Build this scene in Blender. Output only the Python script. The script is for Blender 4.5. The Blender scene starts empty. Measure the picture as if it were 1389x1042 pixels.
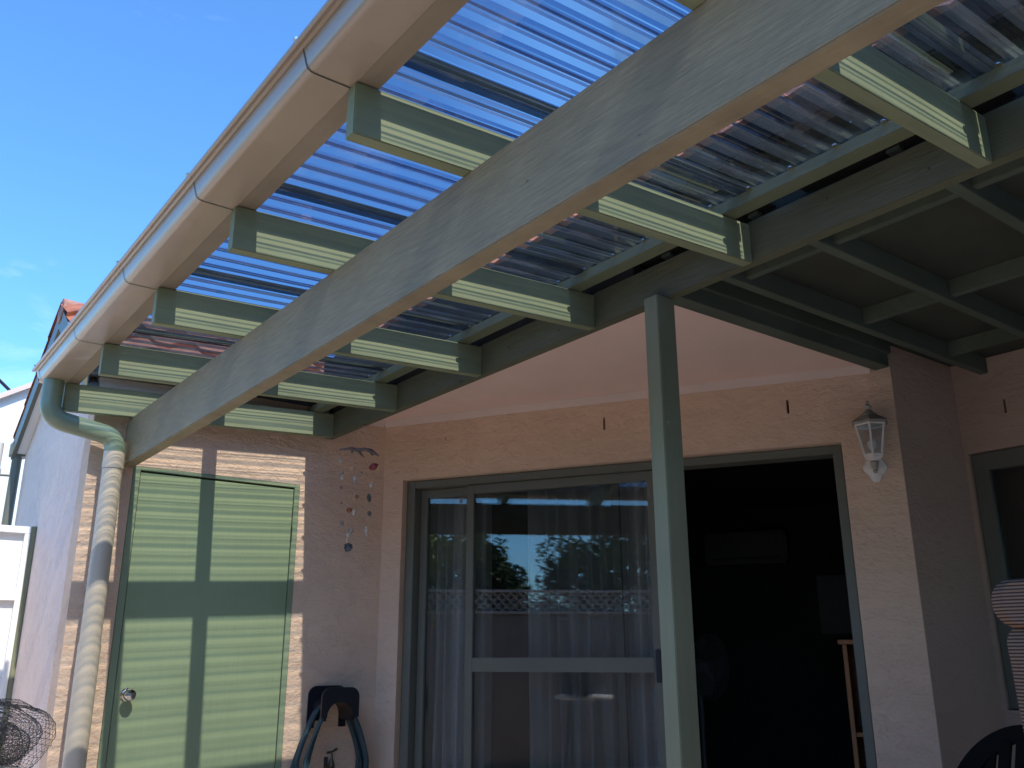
import bpy, bmesh, math, random
from mathutils import Vector, Matrix, noise
random.seed(7)
sc = bpy.context.scene
COL = sc.collection
R = math.radians

# ------------------------------------------------------------------ materials
def new_mat(name):
    m = bpy.data.materials.new(name); m.use_nodes = True
    nt = m.node_tree; nt.nodes.clear()
    out = nt.nodes.new('ShaderNodeOutputMaterial')
    return m, nt, out
def N(nt, t, **kw):
    n = nt.nodes.new(t)
    for k, v in kw.items():
        if k in n.inputs: n.inputs[k].default_value = v
        else: setattr(n, k, v)
    return n
def L(nt, a, b): nt.links.new(a, b)
def coords(nt, scale=(1, 1, 1), rot=(0, 0, 0)):
    tc = N(nt, 'ShaderNodeTexCoord'); mp = N(nt, 'ShaderNodeMapping')
    mp.inputs['Scale'].default_value = scale; mp.inputs['Rotation'].default_value = rot
    L(nt, tc.outputs['Object'], mp.inputs['Vector']); return mp.outputs['Vector']
def ramp(nt, fac, stops):
    r = N(nt, 'ShaderNodeValToRGB'); L(nt, fac, r.inputs['Fac'])
    e = r.color_ramp.elements
    while len(e) < len(stops): e.new(0.5)
    for i, (p, c) in enumerate(stops):
        e[i].position = p; e[i].color = (c[0], c[1], c[2], 1)
    return r.outputs['Color']
def mul(c, k): return (c[0]*k, c[1]*k, c[2]*k)

def painted(name, col, rough=0.55, grain=(2, 2, 40), amp=0.16, bump=0.25, spec=0.4, dirt=0.5, bscale=1.0, coat=0.0, metallic=0.0, saw=0.0):
    m, nt, out = new_mat(name)
    b = N(nt, 'ShaderNodeBsdfPrincipled'); b.inputs['Roughness'].default_value = rough
    b.inputs['Specular IOR Level'].default_value = spec
    b.inputs['Coat Weight'].default_value = coat
    b.inputs['Metallic'].default_value = metallic
    v = coords(nt, grain)
    n1 = N(nt, 'ShaderNodeTexNoise'); n1.inputs['Scale'].default_value = 4*bscale; n1.inputs['Detail'].default_value = 6
    n1.inputs['Roughness'].default_value = .65
    L(nt, v, n1.inputs['Vector'])
    c1 = ramp(nt, n1.outputs['Fac'], [(0.3, mul(col, 1-amp)), (0.7, mul(col, 1+amp))])
    v2 = coords(nt, (1, 1, 1))
    n2 = N(nt, 'ShaderNodeTexNoise'); n2.inputs['Scale'].default_value = 3.1; n2.inputs['Detail'].default_value = 5
    L(nt, v2, n2.inputs['Vector'])
    d = ramp(nt, n2.outputs['Fac'], [(0.35, (1-.35*dirt,)*3), (0.62, (1, 1, 1))])
    mx = N(nt, 'ShaderNodeMix', data_type='RGBA', blend_type='MULTIPLY'); mx.inputs[0].default_value = 1
    L(nt, c1, mx.inputs[6]); L(nt, d, mx.inputs[7])
    colout = mx.outputs[2]; hgt = n1.outputs['Fac']
    if saw:
        v3 = coords(nt, (3, 5, 70), (R(38), 0, 0))
        n3 = N(nt, 'ShaderNodeTexNoise'); n3.inputs['Scale'].default_value = 2.2; n3.inputs['Detail'].default_value = 4; n3.inputs['Distortion'].default_value = .25
        L(nt, v3, n3.inputs['Vector'])
        sc3 = ramp(nt, n3.outputs['Fac'], [(0.3, (1-saw,)*3), (0.7, (1+saw*.6,)*3)])
        m3_ = N(nt, 'ShaderNodeMix', data_type='RGBA', blend_type='MULTIPLY'); m3_.inputs[0].default_value = 1
        L(nt, colout, m3_.inputs[6]); L(nt, sc3, m3_.inputs[7]); colout = m3_.outputs[2]
        # sparse dark specks, chips and knots
        n4 = N(nt, 'ShaderNodeTexNoise'); n4.inputs['Scale'].default_value = 26; n4.inputs['Detail'].default_value = 3
        L(nt, coords(nt, (1, .45, 1)), n4.inputs['Vector'])
        sp_ = ramp(nt, n4.outputs['Fac'], [(0.235, (.45, .42, .40)), (0.27, (1, 1, 1))])
        m4_ = N(nt, 'ShaderNodeMix', data_type='RGBA', blend_type='MULTIPLY'); m4_.inputs[0].default_value = 1
        L(nt, colout, m4_.inputs[6]); L(nt, sp_, m4_.inputs[7]); colout = m4_.outputs[2]
        ha = N(nt, 'ShaderNodeMath', operation='ADD'); L(nt, n1.outputs['Fac'], ha.inputs[0]); L(nt, n3.outputs['Fac'], ha.inputs[1]); hgt = ha.outputs[0]
    L(nt, colout, b.inputs['Base Color'])
    rr = N(nt, 'ShaderNodeMapRange'); rr.inputs['To Min'].default_value = rough-.08; rr.inputs['To Max'].default_value = rough+.12
    L(nt, n1.outputs['Fac'], rr.inputs['Value']); L(nt, rr.outputs[0], b.inputs['Roughness'])
    if bump:
        bp = N(nt, 'ShaderNodeBump'); bp.inputs['Strength'].default_value = bump; bp.inputs['Distance'].default_value = 0.004
        L(nt, hgt, bp.inputs['Height']); L(nt, bp.outputs[0], b.inputs['Normal'])
    L(nt, b.outputs[0], out.inputs[0]); return m

def stucco(name, col, bump=0.8, dist=0.008, smear=(.85, .85, 1.45)):
    m, nt, out = new_mat(name)
    b = N(nt, 'ShaderNodeBsdfPrincipled'); b.inputs['Roughness'].default_value = 0.85; b.inputs['Specular IOR Level'].default_value = .25
    v = coords(nt, smear)
    w = N(nt, 'ShaderNodeTexNoise'); w.inputs['Scale'].default_value = 3.0; w.inputs['Detail'].default_value = 2
    L(nt, v, w.inputs['Vector'])
    vm = N(nt, 'ShaderNodeVectorMath', operation='MULTIPLY_ADD'); vm.inputs[1].default_value = (.12, .12, .12)
    L(nt, w.outputs['Color'], vm.inputs[0]); L(nt, v, vm.inputs[2])
    n1 = N(nt, 'ShaderNodeTexNoise'); n1.inputs['Scale'].default_value = 13; n1.inputs['Detail'].default_value = 9; n1.inputs['Roughness'].default_value = .68
    L(nt, vm.outputs[0], n1.inputs['Vector'])
    n2 = N(nt, 'ShaderNodeTexNoise'); n2.inputs['Scale'].default_value = 55; n2.inputs['Detail'].default_value = 4
    L(nt, v, n2.inputs['Vector'])
    mr = ramp(nt, n1.outputs['Fac'], [(0.36, (0, 0, 0)), (0.54, (.62,)*3), (0.75, (1, 1, 1))])
    ad = N(nt, 'ShaderNodeMath', operation='MULTIPLY_ADD'); ad.inputs[1].default_value = .5
    L(nt, n2.outputs['Fac'], ad.inputs[0]); L(nt, mr, ad.inputs[2])
    bp = N(nt, 'ShaderNodeBump'); bp.inputs['Strength'].default_value = bump; bp.inputs['Distance'].default_value = dist
    L(nt, ad.outputs[0], bp.inputs['Height']); L(nt, bp.outputs[0], b.inputs['Normal'])
    n3 = N(nt, 'ShaderNodeTexNoise'); n3.inputs['Scale'].default_value = 1.6; n3.inputs['Detail'].default_value = 5
    L(nt, v, n3.inputs['Vector'])
    c = ramp(nt, n3.outputs['Fac'], [(0.3, mul(col, .93)), (0.7, mul(col, 1.05))])
    c2 = ramp(nt, n1.outputs['Fac'], [(0.32, (.93, .92, .91)), (0.46, (1, 1, 1))])
    mx = N(nt, 'ShaderNodeMix', data_type='RGBA', blend_type='MULTIPLY'); mx.inputs[0].default_value = 1
    L(nt, c, mx.inputs[6]); L(nt, c2, mx.inputs[7]); L(nt, mx.outputs[2], b.inputs['Base Color'])
    L(nt, b.outputs[0], out.inputs[0]); return m

def plain(name, col, rough=.5, metallic=0, spec=.5, amp=.1, scale=20, bump=0.0, sheen=0):
    m, nt, out = new_mat(name)
    b = N(nt, 'ShaderNodeBsdfPrincipled'); b.inputs['Roughness'].default_value = rough; b.inputs['Metallic'].default_value = metallic
    b.inputs['Specular IOR Level'].default_value = spec; b.inputs['Sheen Weight'].default_value = sheen
    v = coords(nt); n1 = N(nt, 'ShaderNodeTexNoise'); n1.inputs['Scale'].default_value = scale; n1.inputs['Detail'].default_value = 5
    L(nt, v, n1.inputs['Vector'])
    L(nt, ramp(nt, n1.outputs['Fac'], [(0.3, mul(col, 1-amp)), (0.7, mul(col, 1+amp))]), b.inputs['Base Color'])
    if bump:
        bp = N(nt, 'ShaderNodeBump'); bp.inputs['Strength'].default_value = bump; bp.inputs['Distance'].default_value = .004
        L(nt, n1.outputs['Fac'], bp.inputs['Height']); L(nt, bp.outputs[0], b.inputs['Normal'])
    L(nt, b.outputs[0], out.inputs[0]); return m

def clear_sheet(name, tint, edge, haze=.05, refl=1.6, grime=0.0, rough=.04, stops=None):
    """thin clear plastic or glass: see-through, mirror-like at a slant, a little hazy"""
    m, nt, out = new_mat(name)
    lw = N(nt, 'ShaderNodeLayerWeight'); lw.inputs['Blend'].default_value = .5
    fr = N(nt, 'ShaderNodeFresnel'); fr.inputs['IOR'].default_value = 1.5
    mu = N(nt, 'ShaderNodeMath', operation='MULTIPLY', use_clamp=True); mu.inputs[1].default_value = refl
    L(nt, fr.outputs[0], mu.inputs[0])
    tr = N(nt, 'ShaderNodeBsdfTransparent')
    tc = ramp(nt, lw.outputs['Facing'], stops or [(0.25, tint), (0.95, edge)])
    L(nt, tc, tr.inputs['Color'])
    gl = N(nt, 'ShaderNodeBsdfGlossy'); gl.inputs['Roughness'].default_value = rough
    m1 = N(nt, 'ShaderNodeMixShader'); L(nt, mu.outputs[0], m1.inputs[0]); L(nt, tr.outputs[0], m1.inputs[1]); L(nt, gl.outputs[0], m1.inputs[2])
    df = N(nt, 'ShaderNodeBsdfTranslucent'); df.inputs['Color'].default_value = (.8, .85, .85, 1)
    d2 = N(nt, 'ShaderNodeBsdfDiffuse'); d2.inputs['Color'].default_value = (.55, .58, .55, 1)
    md = N(nt, 'ShaderNodeMixShader'); md.inputs[0].default_value = .5; L(nt, df.outputs[0], md.inputs[1]); L(nt, d2.outputs[0], md.inputs[2])
    v = coords(nt, (1.2, 5, 1)); n1 = N(nt, 'ShaderNodeTexNoise'); n1.inputs['Scale'].default_value = 4; n1.inputs['Detail'].default_value = 8
    n1.inputs['Roughness'].default_value = .7
    L(nt, v, n1.inputs['Vector'])
    mr = N(nt, 'ShaderNodeMapRange'); mr.inputs['From Min'].default_value = .45; mr.inputs['From Max'].default_value = .75
    mr.inputs['To Min'].default_value = haze; mr.inputs['To Max'].default_value = haze+grime
    L(nt, n1.outputs['Fac'], mr.inputs['Value'])
    m2 = N(nt, 'ShaderNodeMixShader'); L(nt, mr.outputs[0], m2.inputs[0]); L(nt, m1.outputs[0], m2.inputs[1]); L(nt, md.outputs[0], m2.inputs[2])
    L(nt, m2.outputs[0], out.inputs[0]); return m

GREEN = (.245, .315, .205)
M = {}
M['timber_y'] = painted('weathered grey green beam paint', (.275, .235, .155), .6, (14, 1.6, 5), .07, .5, dirt=.35, saw=.16)
M['gutter_timber'] = painted('beige brown fascia paint', (.27, .225, .17), .55, (9, 1, 9), .08, .3, dirt=.4)
M['batten'] = painted('green batten paint', (.145, .17, .11), .6, (9, 1, 9), .08, .4, dirt=.3)
M['ledger'] = painted('dull green ledger paint', (.115, .125, .08), .6, (9, 1, 9), .07, .4, dirt=.35, saw=.12)
M['timber_x'] = painted('green painted rafter timber', (.225, .262, .162), .55, (.6, 9, 9), .12, .35, dirt=.35)
M['timber_z'] = painted('green painted post timber', (.205, .218, .138), .5, (8, 8, .5), .10, .3, dirt=.25)
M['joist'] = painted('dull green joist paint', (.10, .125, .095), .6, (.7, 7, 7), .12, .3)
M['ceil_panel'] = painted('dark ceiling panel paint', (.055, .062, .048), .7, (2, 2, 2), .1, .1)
M['gutter'] = painted('beige baked gutter paint', (.345, .28, .215), .30, (1, 1, 1), .04, .0, spec=.8, dirt=.25, coat=.25)
M['strap'] = plain('dark gap', (.03, .03, .03), .6)
M['pipe_green'] = painted('green pipe paint', (.20, .26, .18), .32, (1, 1, 1), .05, .05, spec=.6, dirt=.2)
M['pipe_cream'] = painted('cream pipe paint', (.53, .46, .36), .35, (1, 1, 1), .05, .05, spec=.6, dirt=.3)
M['door'] = painted('sage green door paint', (.245, .315, .185), .5, (40, 40, 1.2), .05, .12, dirt=.2)
M['frame'] = painted('sage green frame paint', (.235, .30, .19), .5, (6, 6, 1), .06, .1, dirt=.3)
M['alum'] = painted('olive powder coat', (.15, .155, .125), .4, (1, 1, 1), .04, .0, dirt=.2)
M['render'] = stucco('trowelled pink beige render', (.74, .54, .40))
M['render_light'] = stucco('trowelled render skylight tint', (.82, .66, .58), smear=(.9, .9, 1.1))  # lightened colour stands in for sky light on the outbuilding side
M['render_dark'] = stucco('trowelled render shade tint', (.52, .385, .30), .5)  # darkened copy of the render; patio shade is put into the colour
M['soffit'] = painted('pink cream soffit paint', (.88, .66, .57), .7, (1, 1, 1), .03, .0, dirt=.12)
M['cornice'] = painted('cream cornice paint', (.72, .58, .52), .6, (1, 1, 1), .03, .0, dirt=.2)
M['sheet'] = clear_sheet('clear corrugated plastic', (.80, .86, .90), (.38, .46, .56), .004, .22, .02, rough=.04, stops=[(0, (.36, .44, .52)), (.14, (.46, .52, .60)), (.21, (.96, .96, .94)), (.27, (.96, .96, .94)), (.38, (.40, .50, .66)), (.55, (.30, .39, .54)), (.95, (.20, .27, .38))])
M['sheet_rib'] = clear_sheet('milky rib of the corrugated plastic', (.8, .8, .8), (.4, .4, .4), .04, .40, .05, rough=.06, stops=[(0, (.36, .44, .52)), (.14, (.46, .52, .60)), (.21, (.94, .94, .92)), (.27, (.94, .94, .92)), (.38, (.46, .56, .71)), (.55, (.38, .47, .62)), (.95, (.26, .34, .47))])
M['lap'] = clear_sheet('grimy double lap plastic', (.07, .085, .10), (.03, .035, .04), .05, .4, .10)
M['glass'] = clear_sheet('door glass', (.86, .88, .88), (.6, .65, .65), .002, 1.7, .003, rough=0.0)
M['white'] = painted('white weathered paint', (.78, .75, .70), .5, (1, 1, 1), .05, .1, dirt=.6)
M['whitebright'] = painted('bright white paint', (.82, .82, .80), .5, (1, 1, 1), .02, .0, dirt=.1)
M['grime_white'] = painted('mouldy white paint', (.36, .34, .30), .7, (3, 3, 3), .4, .4, dirt=1)
M['chrome'] = plain('polished chrome', (.75, .72, .68), .12, 1, amp=.03)
M['black'] = plain('black plastic', (.012, .013, .02), .35)
M['blackgloss'] = plain('glossy black plastic', (.005, .005, .005), .65, spec=.10)
M['hose'] = plain('blue green hose rubber', (.022, .055, .068), .45, amp=.15)
M['brass'] = plain('aged brass', (.16, .13, .09), .4, .8)
M['net'] = plain('black netting', (.025, .025, .028), .6)
M['curtain'] = plain('grey blue curtain cloth', (.50, .48, .46), .9, amp=.06, scale=60, sheen=.2)
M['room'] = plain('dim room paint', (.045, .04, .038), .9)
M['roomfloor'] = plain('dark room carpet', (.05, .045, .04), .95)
M['ac'] = plain('off white plastic casing', (.11, .105, .10), .5)
M['wood'] = painted('orange pine wood', (.42, .20, .08), .5, (8, 8, .6), .2, .2)
M['fan'] = plain('grey fan guard metal', (.09, .09, .095), .5)
M['string'] = plain('pale string', (.55, .48, .40), .9)
M['drift'] = painted('grey driftwood', (.17, .14, .13), .8, (10, 10, 10), .4, .5)
M['leaf'] = plain('leaf green', (.055, .095, .022), .55, amp=.5, scale=3)
M['leaf2'] = plain('yellow green leaf', (.22, .27, .045), .55, amp=.4, scale=3)
M['bark'] = plain('bark', (.12, .09, .07), .9, amp=.3, scale=12, bump=.5)
M['fence'] = painted('dull cream fence paint', (.26, .225, .20), .6, (1, 1, 1), .06, .1, dirt=.5)
M['lattice'] = painted('pale lattice paint', (.50, .45, .40), .6, (1, 1, 1), .06, .1)
M['underroof'] = plain('dark eave shade', (.025, .024, .023), .9, spec=.1)  # near black paints in the shade under eaves and in gaps

def tile_mat():
    m, nt, out = new_mat('terracotta roof tile')
    b = N(nt, 'ShaderNodeBsdfPrincipled'); b.inputs['Roughness'].default_value = .7
    v = coords(nt); n = N(nt, 'ShaderNodeTexNoise'); n.inputs['Scale'].default_value = 7; n.inputs['Detail'].default_value = 7
    L(nt, v, n.inputs['Vector'])
    L(nt, ramp(nt, n.outputs['Fac'], [(0.25, (.16, .055, .03)), (0.5, (.40, .13, .065)), (0.75, (.55, .23, .12))]), b.inputs['Base Color'])
    bp = N(nt, 'ShaderNodeBump'); bp.inputs['Strength'].default_value = .5; bp.inputs['Distance'].default_value = .01
    L(nt, n.outputs['Fac'], bp.inputs['Height']); L(nt, bp.outputs[0], b.inputs['Normal'])
    L(nt, b.outputs[0], out.inputs[0]); return m
M['tile'] = tile_mat()
def paving_mat():
    m, nt, out = new_mat('terracotta paving')
    b = N(nt, 'ShaderNodeBsdfPrincipled'); b.inputs['Roughness'].default_value = .8
    v = coords(nt, (1, 1, 1))
    br = N(nt, 'ShaderNodeTexBrick'); br.inputs['Scale'].default_value = 2.2
    br.inputs['Color1'].default_value = (.64, .48, .37, 1); br.inputs['Color2'].default_value = (.70, .54, .42, 1); br.inputs['Mortar'].default_value = (.30, .26, .22, 1)
    br.inputs['Mortar Size'].default_value = .012
    L(nt, v, br.inputs['Vector']); L(nt, br.outputs['Color'], b.inputs['Base Color'])
    L(nt, b.outputs[0], out.inputs[0]); return m
M['paving'] = paving_mat()
M['ridge'] = plain('faded ridge tile with mortar', (.34, .17, .13), .8, amp=.35, scale=14, bump=.5)
M['ground'] = plain('dry ground', (.33, .29, .21), .95, amp=.25, scale=2)

def stripe_cloth():
    m, nt, out = new_mat('ribbed beige corduroy')
    b = N(nt, 'ShaderNodeBsdfPrincipled'); b.inputs['Roughness'].default_value = .9; b.inputs['Specular IOR Level'].default_value = .15
    uv = N(nt, 'ShaderNodeUVMap'); uv.uv_map = 'UVMap'
    sp = N(nt, 'ShaderNodeSeparateXYZ'); L(nt, uv.outputs[0], sp.inputs[0])
    nz = N(nt, 'ShaderNodeTexNoise'); nz.inputs['Scale'].default_value = 9; L(nt, uv.outputs[0], nz.inputs['Vector'])
    ma = N(nt, 'ShaderNodeMath', operation='MULTIPLY_ADD'); ma.inputs[1].default_value = .002; L(nt, nz.outputs['Fac'], ma.inputs[0]); L(nt, sp.outputs['Y'], ma.inputs[2])
    mm = N(nt, 'ShaderNodeMath', operation='MULTIPLY'); mm.inputs[1].default_value = 2*math.pi/.0085; L(nt, ma.outputs[0], mm.inputs[0])
    si = N(nt, 'ShaderNodeMath', operation='SINE'); L(nt, mm.outputs[0], si.inputs[0])
    mr = N(nt, 'ShaderNodeMapRange'); mr.inputs['From Min'].default_value = -1; L(nt, si.outputs[0], mr.inputs['Value'])
    L(nt, ramp(nt, mr.outputs[0], [(0.1, (.05, .035, .027)), (0.45, (.20, .13, .095)), (1, (.28, .19, .145))]), b.inputs['Base Color'])
    bp = N(nt, 'ShaderNodeBump'); bp.inputs['Strength'].default_value = .8; bp.inputs['Distance'].default_value = .002
    L(nt, mr.outputs[0], bp.inputs['Height']); L(nt, bp.outputs[0], b.inputs['Normal'])
    L(nt, b.outputs[0], out.inputs[0]); return m
M['cord'] = stripe_cloth()

# ------------------------------------------------------------------ mesh helpers
def WL(o):
    v = Vector((0, 0, 0))
    while o: v += o.location; o = o.parent
    return v
def obj(name, bm, mat, parent=None, smooth=False, label=None):
    off = WL(parent) if parent else Vector((0, 0, 0))
    if parent: bmesh.ops.translate(bm, verts=bm.verts, vec=-off)
    me = bpy.data.meshes.new(name); bm.to_mesh(me); bm.free()
    me.materials.append(M[mat] if isinstance(mat, str) else mat)
    if smooth:
        for p in me.polygons: p.use_smooth = True
        me.set_sharp_from_angle(angle=R(35))
    o = bpy.data.objects.new(name, me); COL.objects.link(o)
    if parent: o.parent = parent
    if label: o['label'] = label
    return o
def tag(o, label, cat, group=None):
    o['label'] = label; o['category'] = cat
    if group: o['group'] = group
    return o
def thing(name, label, cat, loc=(0, 0, 0), group=None):
    o = bpy.data.objects.new(name, None); COL.objects.link(o); o.location = loc; o.empty_display_size = .1
    return tag(o, label, cat, group)
def struct(name, bm, mat, label=None):
    o = obj(name, bm, mat); o['kind'] = 'structure'; return o
ID = lambda x, y, z: (x, y, z)
def box(bm, x0, x1, y0, y1, z0, z1, f=ID, bev=0.0, slope=0.0):
    """axis box; z may rise with x by slope"""
    b2 = bmesh.new()
    vs = [b2.verts.new((x, y, z + slope*x)) for x in (x0, x1) for y in (y0, y1) for z in (z0, z1)]
    for q in ((0, 1, 3, 2), (4, 6, 7, 5), (0, 4, 5, 1), (2, 3, 7, 6), (0, 2, 6, 4), (1, 5, 7, 3)):
        b2.faces.new([vs[i] for i in q])
    if bev: bmesh.ops.bevel(b2, geom=list(b2.edges), offset=bev, segments=2, affect='EDGES')
    for v in b2.verts: v.co = Vector(f(*v.co))
    merge(bm, b2)
def merge(bm, b2):
    me = bpy.data.meshes.new('tmp'); b2.to_mesh(me); b2.free(); bm.from_mesh(me); bpy.data.meshes.remove(me)
def boxm(*a, **k):
    bm = bmesh.new(); box(bm, *a, **k); return bm
def tube(bm, pts, r, seg=10, closed=False, cap=True):
    pts = [Vector(p) for p in pts]; n = len(pts); rings = []
    up = Vector((0, 0, 1)); prev = None
    for i, p in enumerate(pts):
        if closed: t = (pts[(i+1) % n]-pts[i-1]).normalized()
        else: t = (pts[min(i+1, n-1)]-pts[max(i-1, 0)]).normalized()
        if prev is None:
            a = t.cross(up)
            if a.length < .05: a = t.cross(Vector((1, 0, 0)))
        else:
            a = prev - t*prev.dot(t)
        a.normalize(); prev = a; b = t.cross(a)
        rr = r[i] if isinstance(r, (list, tuple)) else r
        rings.append([bm.verts.new(p+(a*math.cos(2*math.pi*k/seg)+b*math.sin(2*math.pi*k/seg))*rr) for k in range(seg)])
    m = n if closed else n-1
    for i in range(m):
        A, B = rings[i], rings[(i+1) % n]
        for k in range(seg): bm.faces.new((A[k], A[(k+1) % seg], B[(k+1) % seg], B[k]))
    if cap and not closed:
        bm.faces.new(rings[0][::-1]); bm.faces.new(rings[-1])
def lathe(bm, prof, c=(0, 0, 0), seg=24, axis='z', f=None):
    rings = []
    for r, h in prof:
        ring = []
        for k in range(seg):
            a = 2*math.pi*k/seg
            if axis == 'z': p = Vector((r*math.cos(a), r*math.sin(a), h))
            else: p = Vector((r*math.cos(a), h, r*math.sin(a)))
            p += Vector(c)
            if f: p = Vector(f(*p))
            ring.append(bm.verts.new(p))
        rings.append(ring)
    for A, B in zip(rings, rings[1:]):
        for k in range(seg): bm.faces.new((A[k], A[(k+1) % seg], B[(k+1) % seg], B[k]))
    bm.faces.new(rings[0][::-1]); bm.faces.new(rings[-1])
def extrude_profile(bm, prof, path0, path1, to3):
    """prof list of (a,b), swept from path0 to path1; to3(a,b,s)"""
    A = [bm.verts.new(to3(a, b, path0)) for a, b in prof]; B = [bm.verts.new(to3(a, b, path1)) for a, b in prof]
    n = len(prof)
    for i in range(n): bm.faces.new((A[i], A[(i+1) % n], B[(i+1) % n], B[i]))
    bm.faces.new(A[::-1]); bm.faces.new(B)
def wall(u0, u1, z0, z1, th, holes, f):
    """wall slab with openings; f(u, depth, z)"""
    bm = bmesh.new()
    us = sorted({u0, u1, *[h[0] for h in holes], *[h[1] for h in holes]}); zs = sorted({z0, z1, *[h[2] for h in holes], *[h[3] for h in holes]})
    us = [u for u in us if u0 <= u <= u1]; zs = [z for z in zs if z0 <= z <= z1]
    def filled(i, j):
        if i < 0 or j < 0 or i >= len(us)-1 or j >= len(zs)-1: return False
        cu = (us[i]+us[i+1])/2; cz = (zs[j]+zs[j+1])/2
        return not any(h[0] < cu < h[1] and h[2] < cz < h[3] for h in holes)
    def quad(*p): bm.faces.new([bm.verts.new(f(*q)) for q in p])
    for i in range(len(us)-1):
        for j in range(len(zs)-1):
            if not filled(i, j): continue
            a, b, c, d = us[i], us[i+1], zs[j], zs[j+1]
            quad((a, 0, c), (b, 0, c), (b, 0, d), (a, 0, d)); quad((a, th, d), (b, th, d), (b, th, c), (a, th, c))
            if not filled(i-1, j): quad((a, th, c), (a, 0, c), (a, 0, d), (a, th, d))
            if not filled(i+1, j): quad((b, 0, c), (b, th, c), (b, th, d), (b, 0, d))
            if not filled(i, j-1): quad((a, th, c), (b, th, c), (b, 0, c), (a, 0, c))
            if not filled(i, j+1): quad((a, 0, d), (b, 0, d), (b, th, d), (a, th, d))
    bmesh.ops.remove_doubles(bm, verts=bm.verts, dist=1e-5)
    return bm
def rough_edge(bm, amt=.003, cuts=0):
    return bm

# ------------------------------------------------------------------ constants
D = 4.654
SL = math.tan(R(2.84))
WA = R(29.64)
U = Vector((math.sin(WA), -math.cos(WA), 0)); NRM = Vector((math.cos(WA), math.sin(WA), 0)); C0 = Vector((2.58, D, 0))
def WP(t, off, z): p = C0 + U*t + NRM*off; return (p.x, p.y, z)
def ztop(x): return 2.478 + (x-1.13)*SL
Y0 = -2.1
RY = [-1.38, -.635, .112, .858, 1.612, 2.352, 3.10, 3.845, 4.56]

# ------------------------------------------------------------------ ground
bm = bmesh.new(); s = 400
bm.faces.new([bm.verts.new(p) for p in ((-s, -s, 0), (s, -s, 0), (s, s, 0), (-s, s, 0))]); struct('ground', bm, 'ground')
bm = bmesh.new()
bm.faces.new([bm.verts.new(p) for p in ((-2.5, -7, .004), (4.58, -7, .004), (4.58, 6.6, .004), (-2.5, 6.6, .004))]); struct('paving', bm, 'paving')

# ------------------------------------------------------------------ pergola
pg = thing('patio_pergola', 'green timber pergola roofed with clear corrugated plastic sheets', 'pergola', (1.13, 2.0, 0))
bm = bmesh.new(); box(bm, 1.101, 1.157, Y0, D, 2.107, 2.342, bev=.003); obj('main_beam', bm, 'timber_y', pg, label='deep green beam carrying the rafters')
bm = bmesh.new(); box(bm, 2.19, 2.235, Y0, D, 2.402, 2.54, bev=.003); obj('ledger_beam', bm, 'ledger', pg)
for y, z in ((1.02, 2.455), (1.33, 2.50), (2.9, 2.47), (3.5, 2.45)):
    bm = bmesh.new(); lathe(bm, [(.0035, 2.1888), (.0035, 2.1905)], (0, 0, 0), 8, f=lambda a, b, c: (c, y+a, z+b)); obj('nail_head', bm, 'strap', pg)
for i, y in enumerate(RY):
    bm = bmesh.new(); box(bm, .780, 2.1895, y, y+.040, 2.342-1.13*SL, 2.477-1.13*SL, slope=SL, bev=.0025)
    obj('rafter', bm, 'timber_x', pg)
for x0, x1, sk, nm in ((.783, .842, 0, 'edge_batten'), (1.463, 1.538, .013, 'roof_batten'), (2.058, 2.124, 0, 'roof_batten')):
    bm = bmesh.new(); box(bm, x0, x1, Y0, 4.64, 2.479-1.13*SL, 2.518-1.13*SL, slope=SL, bev=.002,
                          f=lambda x, y, z: (x+sk*(y-3.1)*.9, y, z)); obj(nm, bm, 'gutter_timber' if nm == 'edge_batten' else 'batten', pg)
bm = bmesh.new(); box(bm, 2.142, 2.230, 1.985, 2.050, .02, 2.4015, bev=.003); obj('post', bm, 'timber_z', pg, label='square green timber post')
bm = bmesh.new(); box(bm, 2.13, 2.242, 1.975, 2.06, .004, .03, bev=.003); obj('post_foot', bm, 'alum', pg)
bm = bmesh.new()
for y0, y1 in zip(RY, RY[1:]):
    if y0 < 2.1:
        zf = ztop(2.13)+.066
        box(bm, 2.10, 2.2615, y0+.041, min(y1-.17, 2.139), zf, zf+.004)
        if y1 < 2.1: box(bm, 2.10, 2.2615, y1-.055, y1+.0405, zf, zf+.004)
obj('sun_block_strip', bm, 'underroof', pg)  # strips added to keep sun off the post; openings leave lit rafter stripes
# corrugated sheets
P = .0745; NP = 10
def sheet_profile(n, start=0.0):
    pts = []
    for k in range(n):
        b = start+k*P
        pts += [(b, 0), (b+.014, 0), (b+.0165, .0022), (b+.019, 0), (b+.034, 0), (b+.041, .016), (b+.0515, .016), (b+.054, .0175), (b+.0565, .016), (b+.0675, .016)]
    pts.append((start+n*P, 0)); return pts
def sheet(pts, x0, x1, dz):
    bm = bmesh.new(); nx = 6; rows = []
    for i in range(nx+1):
        x = x0+(x1-x0)*i/nx
        rows.append([bm.verts.new((x, y, ztop(x)+.0415+dz+h+.0012*math.sin(7*x+y*3))) for y, h in pts])
    for a, b in zip(rows, rows[1:]):
        for k in range(len(pts)-1):
            f_ = bm.faces.new((a[k], b[k], b[k+1], a[k+1]))
            if len(pts) > 6 and k % 10 in (4, 5, 6, 7, 8, 9): f_.material_index = 1
    return bm
k = 0
ys = RY[1]-.096
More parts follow.
